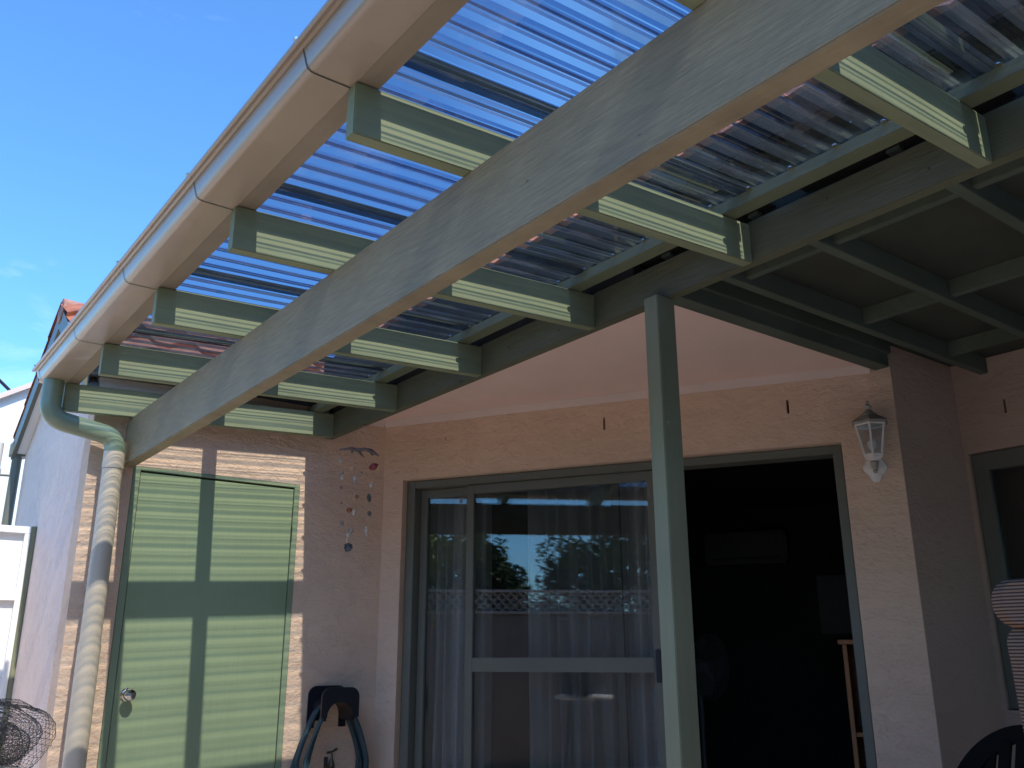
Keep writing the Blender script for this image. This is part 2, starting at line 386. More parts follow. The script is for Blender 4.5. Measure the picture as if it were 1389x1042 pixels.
for j in range(-2, 7):
    yb = .858-.096+j*.747
    n = NP if j < 5 else 1
    if j >= 6: break
    if j == 5: n = 1
    bm = sheet(sheet_profile(n, yb+.05-P), .742, 2.135, 0)
    s_ = obj('corrugated_sheet', bm, 'sheet', pg); s_.data.materials.append(M['sheet_rib'])
    bm = bmesh.new()
    bm = sheet([(yb-.002, .004), (yb+.006, .0185), (yb+.040, .0185), (yb+.048, .004), (yb+.052, .002)], .742, 2.134, .0035)
    obj('lap_joint', bm, 'lap', s_, label='dirty overlap between two sheets')
    if n > 1:
        for q in range(5):
            yy = yb+.05-P+.018+q*2*P; xx = 2.052; zz = ztop(xx)+.0415; bm = bmesh.new()
            lathe(bm, [(.0095, -.0030), (.0095, -.0015), (.006, -.001), (.006, .003), (.003, .006)], (xx, yy, zz), 10)
            obj('roof_screw', bm, 'chrome', s_)

# ------------------------------------------------------------------ gutter
gt = thing('roof_gutter', 'long beige metal gutter along the open edge of the pergola', 'gutter', (.71, 2, 2.46))
prof = [(.783, 2.459), (.692, 2.459), (.682, 2.461), (.675, 2.466), (.671, 2.474), (.668, 2.486), (.663, 2.503), (.661, 2.511), (.655, 2.516), (.650, 2.512), (.644, 2.509), (.639, 2.513), (.639, 2.520), (.644, 2.524), (.655, 2.5235), (.666, 2.519), (.671, 2.504), (.675, 2.486), (.679, 2.476), (.686, 2.468), (.694, 2.4655), (.776, 2.4655), (.776, 2.56), (.783, 2.56)]
bm = bmesh.new(); extrude_profile(bm, prof, Y0, 4.645, lambda a, b, s: (a, s, b)); bmesh.ops.recalc_face_normals(bm, faces=bm.faces)
obj('gutter_trough', bm, 'gutter', gt, smooth=True)
bm = boxm(.668, .776, 4.630, 4.644, 2.4657, 2.516); obj('end_cap', bm, 'gutter', gt)
for i, y in enumerate([y+.028 for y in RY]):
    bm = bmesh.new(); path = [(a-.0012*(1 if b < 2.50 else .7), b-.0014) for a, b in prof[:8]]
    for (a, b), (c, d) in zip(path, path[1:]):
        vs = [bm.verts.new(p) for p in ((a, y, b), (c, y, d), (c, y+.004, d), (a, y+.004, b))]; bm.faces.new(vs)
    obj('joint_line', bm, 'strap', gt, label='dark bracket line across the gutter')
    bm = bmesh.new(); box(bm, .637, .665, y-.004, y+.008, 2.5215, 2.531, bev=.002); obj('gutter_clip', bm, 'chrome', gt)

# ------------------------------------------------------------------ downpipe
dp = thing('downpipe', 'round cream and green downpipe in front of the outbuilding corner', 'downpipe', (1.035, 4.555, 0))
PX = 4.555
def arc(c, r, a0, a1, n=8): return [(c[0]+r*math.cos(R(a0+(a1-a0)*i/n)), PX, c[1]+r*math.sin(R(a0+(a1-a0)*i/n))) for i in range(n+1)]
rp = .046
path = [(.728, PX, 2.47), (.728, PX, 2.36)] + arc((.808, 2.345), .08, 180, 262) + arc((.965, 2.164), .072, 82, 0)
path[-1] = (1.037, PX, 2.16)
bm = bmesh.new(); tube(bm, path, rp, 20); obj('swan_neck', bm, 'pipe_green', dp, smooth=True)
bm = bmesh.new(); tube(bm, [(1.037, PX, 2.19), (1.037, PX, 2.15)], rp+.004, 20); obj('collar', bm, 'pipe_green', dp, smooth=True)
bm = bmesh.new(); tube(bm, [(1.037, PX, 2.158), (1.037, PX, 2.07)], rp+.0035, 20); obj('collar', bm, 'pipe_cream', dp, smooth=True)
bm = bmesh.new(); tube(bm, [(1.037, PX, 2.10), (1.037, PX, 1.25)], rp, 24); obj('pipe', bm, 'pipe_cream', dp, smooth=True)
bm = bmesh.new(); tube(bm, [(1.037, PX, 1.262), (1.037, PX, .02)], rp+.003, 24); obj('pipe', bm, 'pipe_cream', dp, smooth=True)

# ------------------------------------------------------------------ outbuilding (door wall)
ob = thing('rendered_outbuilding', 'small pink rendered outbuilding with a green door and tiled roof', 'outbuilding', (1.8, 5.5, 0))
f_front = lambda u, d, z: (u, D+d, z)
obj('front_wall', wall(.945, 2.58, 0, 2.60, .15, [(1.157, 2.051, 0, 2.118)], f_front), 'render', ob)
bm = wall(D+.1505, 6.55, 0, 2.55, .15, [], lambda u, d, z: (.945+d, u, z)); obj('side_wall', bm, 'render_light', ob)
GY0, GY1, GA, GZ = 4.60, 6.55, 5.56, 3.205   # eave, eave, apex
pit = (GZ-2.60)/(GA-GY0)
bm = bmesh.new(); extrude_profile(bm, [(D+.152, 2.552), (6.549, 2.552), (GA, GZ-.06)], .9455, 1.09, lambda a, b, s: (s, a, b)); bmesh.ops.recalc_face_normals(bm, faces=bm.faces); obj('gable_wall', bm, 'render_light', ob)
# barge boards and roof of overlapping tiles
for sgn in (-1, 1):
    q_ = .93 if sgn < 0 else 1.04; ye = GA+sgn*q_; ze = GZ-q_*pit*(1 if sgn < 0 else .93)
    bm = bmesh.new(); extrude_profile(bm, [(GA, GZ-.02), (ye, ze-.02), (ye, ze-.15), (GA, GZ-.15)], .868, .892, lambda a, b, s: (s, a, b)); bmesh.ops.recalc_face_normals(bm, faces=bm.faces)
    obj('barge_board', bm, 'alum', ob)
    bm = bmesh.new(); extrude_profile(bm, [(GA, GZ-.125), (ye, ze-.125), (ye, ze-.14), (GA, GZ-.14)], .8925, .9445, lambda a, b, s: (s, a, b)); bmesh.ops.recalc_face_normals(bm, faces=bm.faces)
    obj('verge_soffit', bm, 'alum' if sgn < 0 else 'whitebright', ob)
def tile_slope(o3, du, dv, nu, nv, wu, wv, amp=.035, step=.028):
    """profiled tile courses: o3 origin (eave corner), du unit along eave, dv unit up slope"""
    bm = bmesh.new(); o3 = Vector(o3); du = Vector(du); dv = Vector(dv); nn = du.cross(dv).normalized()
    if nn.z < 0: nn = -nn
    seg = 6
    for j in range(nv):
        rows = []
        for e, h in ((0, 0), (0, step), (1.04, .0)):
            row = []
            for i in range(nu*seg+1):
                ph = (i % seg)/seg; prof = amp*(math.sin(ph*math.pi) if ph < .62 else .12)
                jit = .005*noise.noise(Vector((i//seg*3.1, j*2.7, 1)))
                row.append(bm.verts.new(o3+du*(i/seg*wu)+dv*((j+e)*wv)+nn*(h+(prof if h or e else prof*.4)+jit)))
            rows.append(row)
        for A, B in zip(rows, rows[1:]):
            for i in range(len(A)-1): bm.faces.new((A[i], A[i+1], B[i+1], B[i]))
    bmesh.ops.recalc_face_normals(bm, faces=bm.faces)
    return bm
cs, sn = math.cos(math.atan(pit)), math.sin(math.atan(pit))
ln = (GA-GY0)/cs
obj('tiled_roof', tile_slope((.86, GY0, 2.60), (1, 0, 0), (0, cs, sn), 13, 4, .26, ln/4), 'tile', ob)
obj('tiled_roof', tile_slope((.86, GA+1.02, 2.60-.02), (1, 0, 0), (0, -cs, sn), 13, 4, .26, ln/4*1.05), 'tile', ob)
bm = bmesh.new()
for i in range(9):
    x = .835+i*.37
    tube(bm, [(x+.03, GA, GZ-.040), (x+.42, GA, GZ-.054)], [.078, .068], 16)
obj('ridge_tile', bm, 'ridge', ob, smooth=True)
bm = bmesh.new(); box(bm, .88, 2.5, 4.50, 4.60, 2.615, 2.66, bev=.004); box(bm, .9, 2.5, 4.585, 4.60, 2.56, 2.614); obj('eave_gutter', bm, 'underroof', ob)
bm = bmesh.new(); box(bm, .86, .98, 6.555, 6.66, 2.47, 2.56, bev=.004); tube(bm, [(.905, 6.60, 2.50), (.905, 6.60, 2.0), (.905, 6.60, .0)], .030, 10); obj('rear_gutter', bm, 'alum', ob)
# door
bm = bmesh.new()
box(bm, 1.159, 1.193, D-.004, D+.09, 0, 2.116, bev=.002); box(bm, 2.019, 2.049, D-.004, D+.09, 0, 2.116, bev=.002); box(bm, 1.1932, 2.0188, D-.004, D+.09, 2.098, 2.116, bev=.002)
obj('door_frame', bm, 'frame', ob)
bm = bmesh.new(); box(bm, 1.17, 2.04, D+.06, D+.075, 0, 2.11); obj('door_stop', bm, 'strap', ob)
bm = bmesh.new(); box(bm, 1.1965, 2.0155, D+.002, D+.040, .01, 2.0885, bev=.0015); dr = obj('door', bm, 'door', ob, label='flush sage green door')
bm = bmesh.new(); c = (1.252, D+.002, 1.03); lathe(bm, [(.030, 0), (.031, -.004), (.026, -.009), (.012, -.011), (.011, -.030), (.020, -.036), (.028, -.046), (.029, -.056), (.024, -.066), (.010, -.070), (.001, -.0705)], c, 24, 'y'); bmesh.ops.recalc_face_normals(bm, faces=bm.faces); obj('door_knob', bm, 'chrome', dr, smooth=True)
for z in (1.80, .22): obj('hinge', boxm(2.014, 2.0195, D-.006, D+.004, z, z+.08), 'strap', dr)

# ------------------------------------------------------------------ house
hs = thing('rendered_house', 'pink rendered house wall with sliding glass doors and tiled roof', 'house', (3.5, 3.2, 0))
holes = [(.130, 2.575, 0, 2.196)] + [(t-.006, t+.006, z-.035, z+.035) for t, z in ((1.376, 2.41), (2.342, 2.40))] + [(.405, .411, 2.413, 2.428)]
bm = wall(0, 2.835, 0, 2.60, .16, holes, WP); obj('angled_wall', bm, 'render', hs)
bm = bmesh.new(); box(bm, 2.775, 2.838, -.0008, .05, 2.545, 2.662, f=WP, bev=.004); obj('wall_step', bm, 'render', hs)
YP = 2.188
fp = lambda u, d, z: (u, YP+d, z)
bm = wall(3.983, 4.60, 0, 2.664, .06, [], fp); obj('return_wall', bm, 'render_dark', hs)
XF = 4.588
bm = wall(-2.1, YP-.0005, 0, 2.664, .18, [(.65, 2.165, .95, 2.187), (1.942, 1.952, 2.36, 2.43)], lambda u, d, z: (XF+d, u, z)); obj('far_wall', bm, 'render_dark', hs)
bm = bmesh.new()
for a in ((.655, 2.160, 2.095, 2.182), (.655, 2.160, .955, 1.03)): box(bm, XF+.02, XF+.08, a[0], a[1], a[2], a[3], bev=.002)
for a in ((2.085, 2.160), (1.36, 1.43), (.655, .73)): box(bm, XF+.02, XF+.08, a[0], a[1], 1.0302, 2.0948, bev=.002)
wf = obj('window_frame', bm, 'alum', hs)
bm = boxm(XF+.045, XF+.049, .70, 2.1, 1.0, 2.12); obj('pane', bm, 'glass', wf)
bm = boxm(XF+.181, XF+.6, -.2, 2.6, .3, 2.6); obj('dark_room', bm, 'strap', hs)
# soffit + cornice
def tri(bm, z, th=.01):
    a = (2.2355, D-.001); tY = (D-2.2515)/math.cos(WA)
    pts = [(2.2355, D-.001), (2.2355, 2.2515), WP(tY, .0, 0)[:2], (2.5795, D-.001)]
    A = [bm.verts.new((p[0], p[1], z)) for p in pts]; B = [bm.verts.new((p[0], p[1], z+th)) for p in pts]
    bm.faces.new(A); bm.faces.new(B[::-1])
    for i in range(4): bm.faces.new((A[i], A[(i+1) % 4], B[(i+1) % 4], B[i]))
bm = bmesh.new(); tri(bm, 2.562); obj('soffit', bm, 'soffit', hs)
bm = bmesh.new(); tt = 2.745
A = [(0, 2.526), (-.006, 2.529), (-.012, 2.536), (-.028, 2.552), (-.040, 2.5615), (0, 2.5615)]
extrude_profile(bm, A, .0, tt, lambda a, b, s: WP(s, a-.0005, b)); bmesh.ops.recalc_face_normals(bm, faces=bm.faces); obj('cornice', bm, 'cornice', hs, smooth=True)
bm = bmesh.new(); extrude_profile(bm, [(D-a[0]*-1-.0005, a[1]) for a in A], 2.2365, 2.56, lambda a, b, s: (s, a, b)); bmesh.ops.recalc_face_normals(bm, faces=bm.faces); obj('cornice', bm, 'cornice', hs, smooth=True)
# upper roof
bm = bmesh.new(); box(bm, 2.262, 2.29, Y0, 2.14, 2.545, 2.86); box(bm, 2.10, 2.29, 2.1405, 4.63, 2.60, 2.66); box(bm, 2.191, 2.234, 2.1405, 4.63, 2.5405, 2.5995); box(bm, 2.10, 2.12, 2.1405, 4.63, 2.6605, 2.74); obj('fascia', bm, 'underroof', hs)  # eave boards plus added dark closures painting the shaded gap above the ledger
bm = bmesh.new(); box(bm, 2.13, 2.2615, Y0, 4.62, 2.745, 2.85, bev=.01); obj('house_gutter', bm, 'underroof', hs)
pa = R(40)
obj('tiled_roof', tile_slope((2.17, Y0-.4, 2.852), (0, 1, 0), (math.cos(pa), 0, math.sin(pa)), 27, 10, .26, .30, .03, .03), 'tile', hs)
bm = bmesh.new()
v = [bm.verts.new(p) for p in ((2.17, Y0-.4, 2.84), (2.17, 4.62, 2.84), (2.17+2.3, 4.62, 2.84+2.3*math.tan(pa)), (2.17+2.3, Y0-.4, 2.84+2.3*math.tan(pa)), (6.77, 4.62, 2.84), (6.77, Y0-.4, 2.84))]
bm.faces.new((v[0], v[1], v[2], v[3])); bm.faces.new((v[3], v[2], v[4], v[5])); bm.faces.new((v[1], v[4], v[2])); bm.faces.new((v[0], v[3], v[5]))
bm.faces.new((v[0], v[5], v[4], v[1])); obj('roof_deck', bm, 'underroof', hs)
# sliding door frame
SD = .05
bm = bmesh.new()
for a in ((.134, .186), (2.528, 2.571)): box(bm, a[0], a[1], SD, SD+.11, 0, 2.192, f=WP, bev=.002)
box(bm, .1862, 2.5278, SD, SD+.11, 2.15, 2.192, f=WP, bev=.002); box(bm, .1862, 2.5278, SD, SD+.11, 0, .04, f=WP, bev=.002)
obj('sliding_door_frame', bm, 'alum', hs)
def panel(name, t0, t1, off, mid, lab=None):
    bm = bmesh.new(); zt = 2.148; w = .045
    box(bm, t0, t0+w, off, off+.035, .042, zt, f=WP, bev=.002); box(bm, t1-w, t1, off, off+.035, .042, zt, f=WP, bev=.002)
    box(bm, t0+w+.0002, t1-w-.0002, off+.001, off+.034, zt-.05, zt, f=WP, bev=.002); box(bm, t0+w+.0002, t1-w-.0002, off+.001, off+.034, .042, .12, f=WP, bev=.002)
    if mid: box(bm, t0+w+.0002, t1-w-.0002, off-.002, off+.034, 1.118, 1.192, f=WP, bev=.003)
    o = obj(name, bm, 'alum', hs, label=lab)
    bm = boxm(t0+w-.005, t1-w+.005, off+.016, off+.020, .11, zt-.045, f=WP); obj('glass_pane', bm, 'glass', o)
    return o
panel('fixed_door_panel', .188, 1.405, SD+.072, False)
pm = panel('sliding_door_panel', .508, 1.62, SD+.034, True, 'sliding panel with a wide middle rail')
bm = bmesh.new(); box(bm, 1.583, 1.612, SD+.018, SD+.033, 1.07, 1.23, f=WP, bev=.004); obj('door_handle', bm, 'black', pm)
p3 = panel('stacked_door_panel', .66, 1.515, SD-.004, False, 'fly screen panel slid behind the middle one') if False else None
# interior
def rbox(a0, a1, o0, o1, z0, z1): return boxm(a0, a1, o0, o1, z0, z1, f=WP)
bm = bmesh.new()
RW = [(-.6, 2.74, 4.0, 4.1, 0, 2.5), (-.7, -.6, .161, 4.1, 0, 2.5), (2.74, 2.80, .161, 4.1, 0, 2.5)]
for a in RW: box(bm, *a, f=WP)
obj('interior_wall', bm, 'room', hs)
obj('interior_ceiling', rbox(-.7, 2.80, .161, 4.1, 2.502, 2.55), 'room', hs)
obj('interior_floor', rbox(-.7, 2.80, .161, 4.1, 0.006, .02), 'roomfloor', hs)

def curtain(t0, t1, off, n, lab, folds):
    bm = bmesh.new(); nu = int((t1-t0)*260); nz = 14; rows = []
    for j in range(nz+1):
        z = .05+(2.13-.05)*j/nz; row = []
        for i in range(nu+1):
            s_ = i/nu; t = t0+(t1-t0)*s_
            ph = folds*2*math.pi*s_ + 1.6*noise.noise(Vector((s_*7, z*.30, n)))*2.6
            amp = .062*(1.0-.25*z/2.1)*(0.7+.5*noise.noise(Vector((s_*9, 0, n+4))))
            o_ = off + amp*math.sin(ph)+.010*noise.noise(Vector((s_*30, z*1.2, n)))
            row.append(bm.verts.new(WP(t, o_, z)))
        rows.append(row)
    for A, B in zip(rows, rows[1:]):
        for i in range(nu): bm.faces.new((A[i], A[i+1], B[i+1], B[i]))
    o = obj('curtain', bm, 'curtain', smooth=True); tag(o, lab, 'curtain'); return o
curtain(.80, 1.56, .27, 3, 'pleated grey curtain bunched behind the middle glass door panel', 9)
curtain(.16, .56, .30, 8, 'pale grey curtain edge behind the narrow left glass panel', 5)

ac = thing('air_conditioner', 'dim white wall air conditioner high inside the dark room', 'air conditioner', WP(1.5, 3.9, 2.0))
obj('casing', boxm(1.13, 1.86, 3.80, 3.998, 1.99, 2.28, f=WP, bev=.02), 'ac', ac); obj('louvre', boxm(1.2, 1.80, 3.79, 3.7995, 2.03, 2.05, f=WP), 'strap', ac)
pf = thing('picture_frame', 'dark framed picture on the back wall of the room', 'picture', WP(2.15, 3.99, 1.6))
bm = bmesh.new()
for a in ((2.05, 2.07, 1.36, 1.90), (2.38, 2.40, 1.36, 1.90)): box(bm, a[0], a[1], 3.97, 3.998, a[2], a[3], f=WP)
for z in (1.36, 1.88): box(bm, 2.0702, 2.3798, 3.97, 3.998, z, z+.02, f=WP)
obj('frame', bm, 'roomfloor', pf); obj('print', boxm(2.07, 2.38, 3.985, 3.9975, 1.381, 1.879, f=WP), 'fan', pf)
fn = thing('pedestal_fan', 'round grey pedestal fan standing inside the open doorway', 'fan', WP(1.56, 1.5, 0))
def FF(x, y, z):   # fan local -> world, facing out of the door
    p = Vector(WP(1.57, 1.5, 1.13)); a = R(68)
    ax = (-NRM*math.cos(a)+U*math.sin(a)); s2 = U*math.cos(a)+NRM*math.sin(a)
    q = p + s2*x + ax*y + Vector((0, 0, z)); return (q.x, q.y, q.z)
bm = bmesh.new()
for k_ in range(7):
    r = .20*(k_+1)/7; yy = .055*math.sqrt(max(0, 1-(r/.205)**2))
    for s2 in (1, -1): tube(bm, [FF(r*math.cos(2*math.pi*i/28), s2*yy, r*math.sin(2*math.pi*i/28)) for i in range(28)], .0018, 5, closed=True)
for i in range(24):
    a = 2*math.pi*i/24
    for s2 in (1, -1): tube(bm, [FF(r*math.cos(a), s2*.055*math.sqrt(max(0, 1-(r/.205)**2)), r*math.sin(a)) for r in (.02, .08, .14, .18, .205)], .0014, 4)
obj('fan_guard', bm, 'fan', fn)
for b_ in range(3):
    bm = bmesh.new(); g = []
    for r, w, tw in ((.03, .02, .02), (.09, .06, .018), (.15, .075, .014), (.18, .05, .01)):
        a = 2*math.pi*b_/3
        g.append([bm.verts.new(FF(r*math.cos(a)-q*w*math.sin(a), q*tw, r*math.sin(a)+q*w*math.cos(a))) for q in (-1, 1)])
    for A_, B_ in zip(g, g[1:]): bm.faces.new((A_[0], A_[1], B_[1], B_[0]))
    obj('blade', bm, 'fan', fn)
bm = bmesh.new(); p0 = Vector(FF(0, -.08, 0)); tube(bm, [FF(0, .03, 0), FF(0, -.14, 0)], .05, 14); obj('motor', bm, 'fan', fn)
bm = bmesh.new(); tube(bm, [p0, (p0.x, p0.y, .03)], .014, 10); obj('pole', bm, 'fan', fn)
bm = bmesh.new(); lathe(bm, [(.19, .021), (.19, .035), (.03, .06)], (p0.x, p0.y, 0)); obj('base', bm, 'fan', fn)
cb = thing('pine_cabinet', 'orange pine cabinet edge just inside the right side of the doorway', 'cabinet', WP(2.7, .85, 0))
obj('side_panel', boxm(2.44, 2.462, .65, .98, .021, 1.255, f=WP, bev=.002), 'wood', cb)
obj('cabinet_top', boxm(2.42, 2.735, .63, 1.0, 1.2555, 1.278, f=WP, bev=.003), 'wood', cb)
obj('shelf', boxm(2.4622, 2.73, .66, .98, .8, .82, f=WP), 'wood', cb); obj('back_panel', boxm(2.4622, 2.73, .981, .99, .021, 1.255, f=WP), 'wood', cb)

# ------------------------------------------------------------------ patio ceiling on the right
pc = thing('patio_ceiling', 'dark green panelled ceiling with exposed joists right of the post', 'ceiling', (3.4, .5, 2.67))
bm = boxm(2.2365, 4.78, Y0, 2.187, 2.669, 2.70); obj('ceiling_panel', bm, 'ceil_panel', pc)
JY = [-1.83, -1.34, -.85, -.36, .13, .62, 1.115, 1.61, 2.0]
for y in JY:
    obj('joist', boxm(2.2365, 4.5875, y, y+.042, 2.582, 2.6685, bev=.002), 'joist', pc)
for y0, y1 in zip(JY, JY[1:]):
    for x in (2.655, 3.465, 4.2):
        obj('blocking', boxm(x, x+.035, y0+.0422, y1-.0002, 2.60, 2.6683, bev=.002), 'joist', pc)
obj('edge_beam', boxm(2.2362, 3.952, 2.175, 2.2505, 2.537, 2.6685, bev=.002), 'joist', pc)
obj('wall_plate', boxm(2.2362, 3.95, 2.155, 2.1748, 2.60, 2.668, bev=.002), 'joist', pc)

# ------------------------------------------------------------------ wall lantern
lt = thing('wall_lantern', 'white weathered six sided wall lantern beside the open doorway', 'lantern', WP(2.712, 0, 2.1))
LT, LO = 2.715, -.095
def hexring(r, z, ph=30, n=6): return [WP(LT+r*math.cos(R(ph+60*i)), LO+r*math.sin(R(ph+60*i)), z) for i in range(n)]
def loft(bm, rings, cap=True):
    V = [[bm.verts.new(p) for p in r] for r in rings]; n = len(V[0])
    for A, B in zip(V, V[1:]):
        for i in range(n): bm.faces.new((A[i], A[(i+1) % n], B[(i+1) % n], B[i]))
    if cap: bm.faces.new(V[0][::-1]); bm.faces.new(V[-1])
bm = bmesh.new(); loft(bm, [hexring(.086, 2.248), hexring(.090, 2.254), hexring(.074, 2.268), hexring(.050, 2.283), hexring(.040, 2.287)]); obj('lantern_roof', bm, 'grime_white', lt)
bm = bmesh.new(); lathe(bm, [(.040, 2.287), (.036, 2.296), (.024, 2.303), (.020, 2.312), (.012, 2.320), (.017, 2.328), (.018, 2.336), (.010, 2.343), (.006, 2.348), (.009, 2.354), (.007, 2.361), (.001, 2.364)], (0, 0, 0), 16, 'z', f=lambda x, y, z: WP(LT+x, LO+y, z)); obj('finial', bm, 'grime_white', lt, smooth=True)
bm = bmesh.new(); T_, B_ = hexring(.072, 2.244), hexring(.043, 2.098)
for a, b in zip(T_, B_): tube(bm, [a, b], .0055, 6)
for rg, rr in ((hexring(.074, 2.242), .006), (hexring(.044, 2.098), .006)): tube(bm, rg, rr, 6, closed=True)
loft(bm, [hexring(.046, 2.098), hexring(.044, 2.085), hexring(.030, 2.078), hexring(.020, 2.072)]); obj('lantern_cage', bm, 'white', lt)
bm = bmesh.new(); loft(bm, [hexring(.069, 2.240), hexring(.041, 2.100)], cap=False); obj('lantern_glass', bm, 'glass', lt)
bm = bmesh.new(); lathe(bm, [(.008, 2.10), (.011, 2.12), (.020, 2.137), (.023, 2.152), (.019, 2.166), (.009, 2.174), (.001, 2.175)], (0, 0, 0), 14, f=lambda x, y, z: WP(LT+x, LO+y, z)); obj('bulb', bm, 'whitebright', lt, smooth=True)
bm = bmesh.new(); pr = []
for i in range(28):
    a = 2*math.pi*i/28; r = .052*(1+.06*math.cos(6*a)); x = r*math.cos(a); z = r*math.sin(a)*1.12
    if z < -.02: x *= 1-.55*(-z-.02)/.04
    pr.append((x, z - (.012 if z < -.045 else 0)))
loft(bm, [[WP(LT+x*k2, o2, 2.055+z*k2) for x, z in pr] for k2, o2 in ((1, -.001), (1, -.008), (.9, -.014), (.45, -.020))]); bmesh.ops.recalc_face_normals(bm, faces=bm.faces); obj('backplate', bm, 'white', lt)
bm = bmesh.new(); tube(bm, [WP(LT, -.015, 2.045), WP(LT, -.05, 2.040), WP(LT, -.08, 2.05), WP(LT, -.095, 2.072)], [.012, .009, .009, .014], 10)
lathe(bm, [(.001, 2.012), (.008, 2.016), (.011, 2.024), (.007, 2.032), (.013, 2.040), (.016, 2.052), (.020, 2.066), (.016, 2.074)], (0, 0, 0), 14, f=lambda x, y, z: WP(LT+x, -.085+y, z)); obj('bracket', bm, 'grime_white', lt, smooth=True)

# ------------------------------------------------------------------ shell wind chime
wc = thing('shell_wind_chime', 'driftwood and seashell wind chime hanging from the ledger beam', 'wind chime', (2.205, 4.22, 2.40))
def CH(px, py, dd=0): h = (px-285)*.00074; return Vector((2.205+h*.8+dd*.6, 4.22-h*.6+dd*.8, 2.398-(py-45)*.00072))
bm = bmesh.new(); tube(bm, [CH(285, 40), CH(180, 212)], .0012, 5); tube(bm, [CH(285, 40), CH(338, 210)], .0012, 5)
obj('hanging_string', bm, 'string', wc)
bm = bmesh.new(); tube(bm, [CH(285, 30), CH(285, 48, -.005)], .004, 6); obj('hook', bm, 'black', wc)
bm = bmesh.new(); tube(bm, [CH(112, 236), CH(150, 232), CH(200, 226), CH(250, 240), CH(300, 232), CH(345, 246), CH(402, 284)], [.004, .007, .009, .011, .009, .013, .003], 8)
tube(bm, [CH(250, 240), CH(272, 270), CH(290, 292)], [.010, .006, .003], 7); tube(bm, [CH(330, 240), CH(352, 272), CH(360, 280)], [.009, .006, .002], 7); tube(bm, [CH(205, 232), CH(205, 262)], [.008, .005], 7)
obj('driftwood_bar', bm, 'drift', wc, smooth=True)
bm = bmesh.new()
for a, b in (((125, 236), (128, 320)), ((128, 320), (142, 640)), ((142, 640), (160, 790)), ((205, 235), (215, 375)), ((225, 375), (238, 470)), ((238, 470), (240, 600)), ((240, 600), (225, 690)), ((225, 690), (212, 960)), ((272, 260), (270, 420)), ((360, 270), (366, 365)), ((362, 365), (352, 500)), ((352, 500), (345, 600)), ((345, 600), (350, 715)), ((350, 715), (335, 840))): tube(bm, [CH(*a), CH(*b)], .0006, 4)
obj('shell_thread', bm, 'string', wc)
SH = [(125, 316, .011, .010, (.50, .46, .38)), (216, 375, .015, .012, (.62, .42, .25)), (366, 365, .022, .019, (.30, .07, .08)), (140, 415, .006, .014, (.35, .33, .33)), (142, 442, .011, .012, (.62, .58, .52)), (272, 418, .012, .014, (.45, .35, .28)), (234, 462, .008, .020, (.55, .55, .56)), (356, 500, .012, .017, (.60, .50, .44)), (140, 520, .008, .010, (.30, .18, .17)), (236, 590, .010, .026, (.60, .42, .28)), (256, 588, .011, .012, (.35, .16, .09)), (344, 598, .010, .024, (.10, .13, .11)), (148, 634, .005, .005, (.2, .12, .08)), (208, 686, .014, .014, (.38, .15, .07)), (240, 704, .010, .016, (.62, .54, .46)), (352, 712, .010, .014, (.12, .13, .11)), (160, 780, .008, .016, (.33, .28, .25)), (225, 836, .013, .016, (.42, .33, .26)), (206, 866, .009, .012, (.66, .62, .56)), (204, 912, .006, .022, (.68, .52, .40)), (333, 838, .011, .024, (.56, .48, .40)), (212, 955, .021, .025, (.10, .10, .115))]
shm = {}
for i, (x, y, rx, rz, c) in enumerate(SH):
    if c not in shm: shm[c] = plain('shell %d' % i, c, .45, amp=.35, scale=70); M['sh%d' % i] = shm[c]
    bm = bmesh.new(); bmesh.ops.create_icosphere(bm, subdivisions=3, radius=1)
    a = random.uniform(-.5, .5)
    for v in bm.verts:
        co = v.co.copy(); th = math.atan2(co.x, co.z)
        k2 = 1+.10*math.sin(9*th)+.22*noise.noise(co*1.7+Vector((i*5, 0, 0)))
        w = .45+.55*(1-abs(co.z-.2)*.5)
        q = Vector((co.x*rx*k2*w*1.2, co.y*rx*.4, co.z*rz*k2)); q.rotate(Matrix.Rotation(a, 3, 'Y')); q.rotate(Matrix.Rotation(R(-37+random.uniform(-30, 30)), 3, 'Z'))
        v.co = CH(x, y)+q
    obj('seashell', bm, shm[c], wc, smooth=True)

# ------------------------------------------------------------------ hose hanger, hose, tap
hh = thing('hose_hanger', 'black plastic hose hanger fixed to the rendered wall', 'hose hanger', (2.285, 4.65, .95))
HX = 2.285
def arch_outline(w, zt, zb, r, n=6):
    p = [(-w, zb), (-w, zt-r)]
    p += [(-w+r-r*math.cos(math.pi/2*i/n), zt-r+r*math.sin(math.pi/2*i/n)) for i in range(1, n+1)]
    p += [(w-r+r*math.sin(math.pi/2*i/n), zt-r+r*math.cos(math.pi/2*i/n)) for i in range(0, n+1)]
    p += [(w, zb)]; return p
def flange(w, zt, zb, y0, y1, iw, izt, top=0):
    bm = bmesh.new(); o_ = arch_outline(w, zt, zb, .05); i_ = arch_outline(iw, izt, zb, iw*.97)
    V = [[bm.verts.new((HX+x, y, z)) for x, z in pts] for pts, y in ((o_, y0), (i_, y0), (i_, y1), (o_, y1))]
    n = len(o_)
    for A, B in zip(V, V[1:]+V[:1]):
        for k in range(n-1): bm.faces.new((A[k], A[k+1], B[k+1], B[k]))
    for e in (0, -1): bm.faces.new([V[0][e], V[1][e], V[2][e], V[3][e]])
    bmesh.ops.recalc_face_normals(bm, faces=bm.faces); return bm
obj('back_flange', flange(.112, 1.050, .84, 4.642, 4.652, .072, .975), 'black', hh, smooth=True)
obj('front_flange', flange(.108, 1.045, .895, 4.488, 4.496, .074, .972), 'black', hh, smooth=True)
obj('saddle', flange(.085, .992, .88, 4.4965, 4.6415, .074, .973), 'black', hh, smooth=True)
gh = bmesh.new()
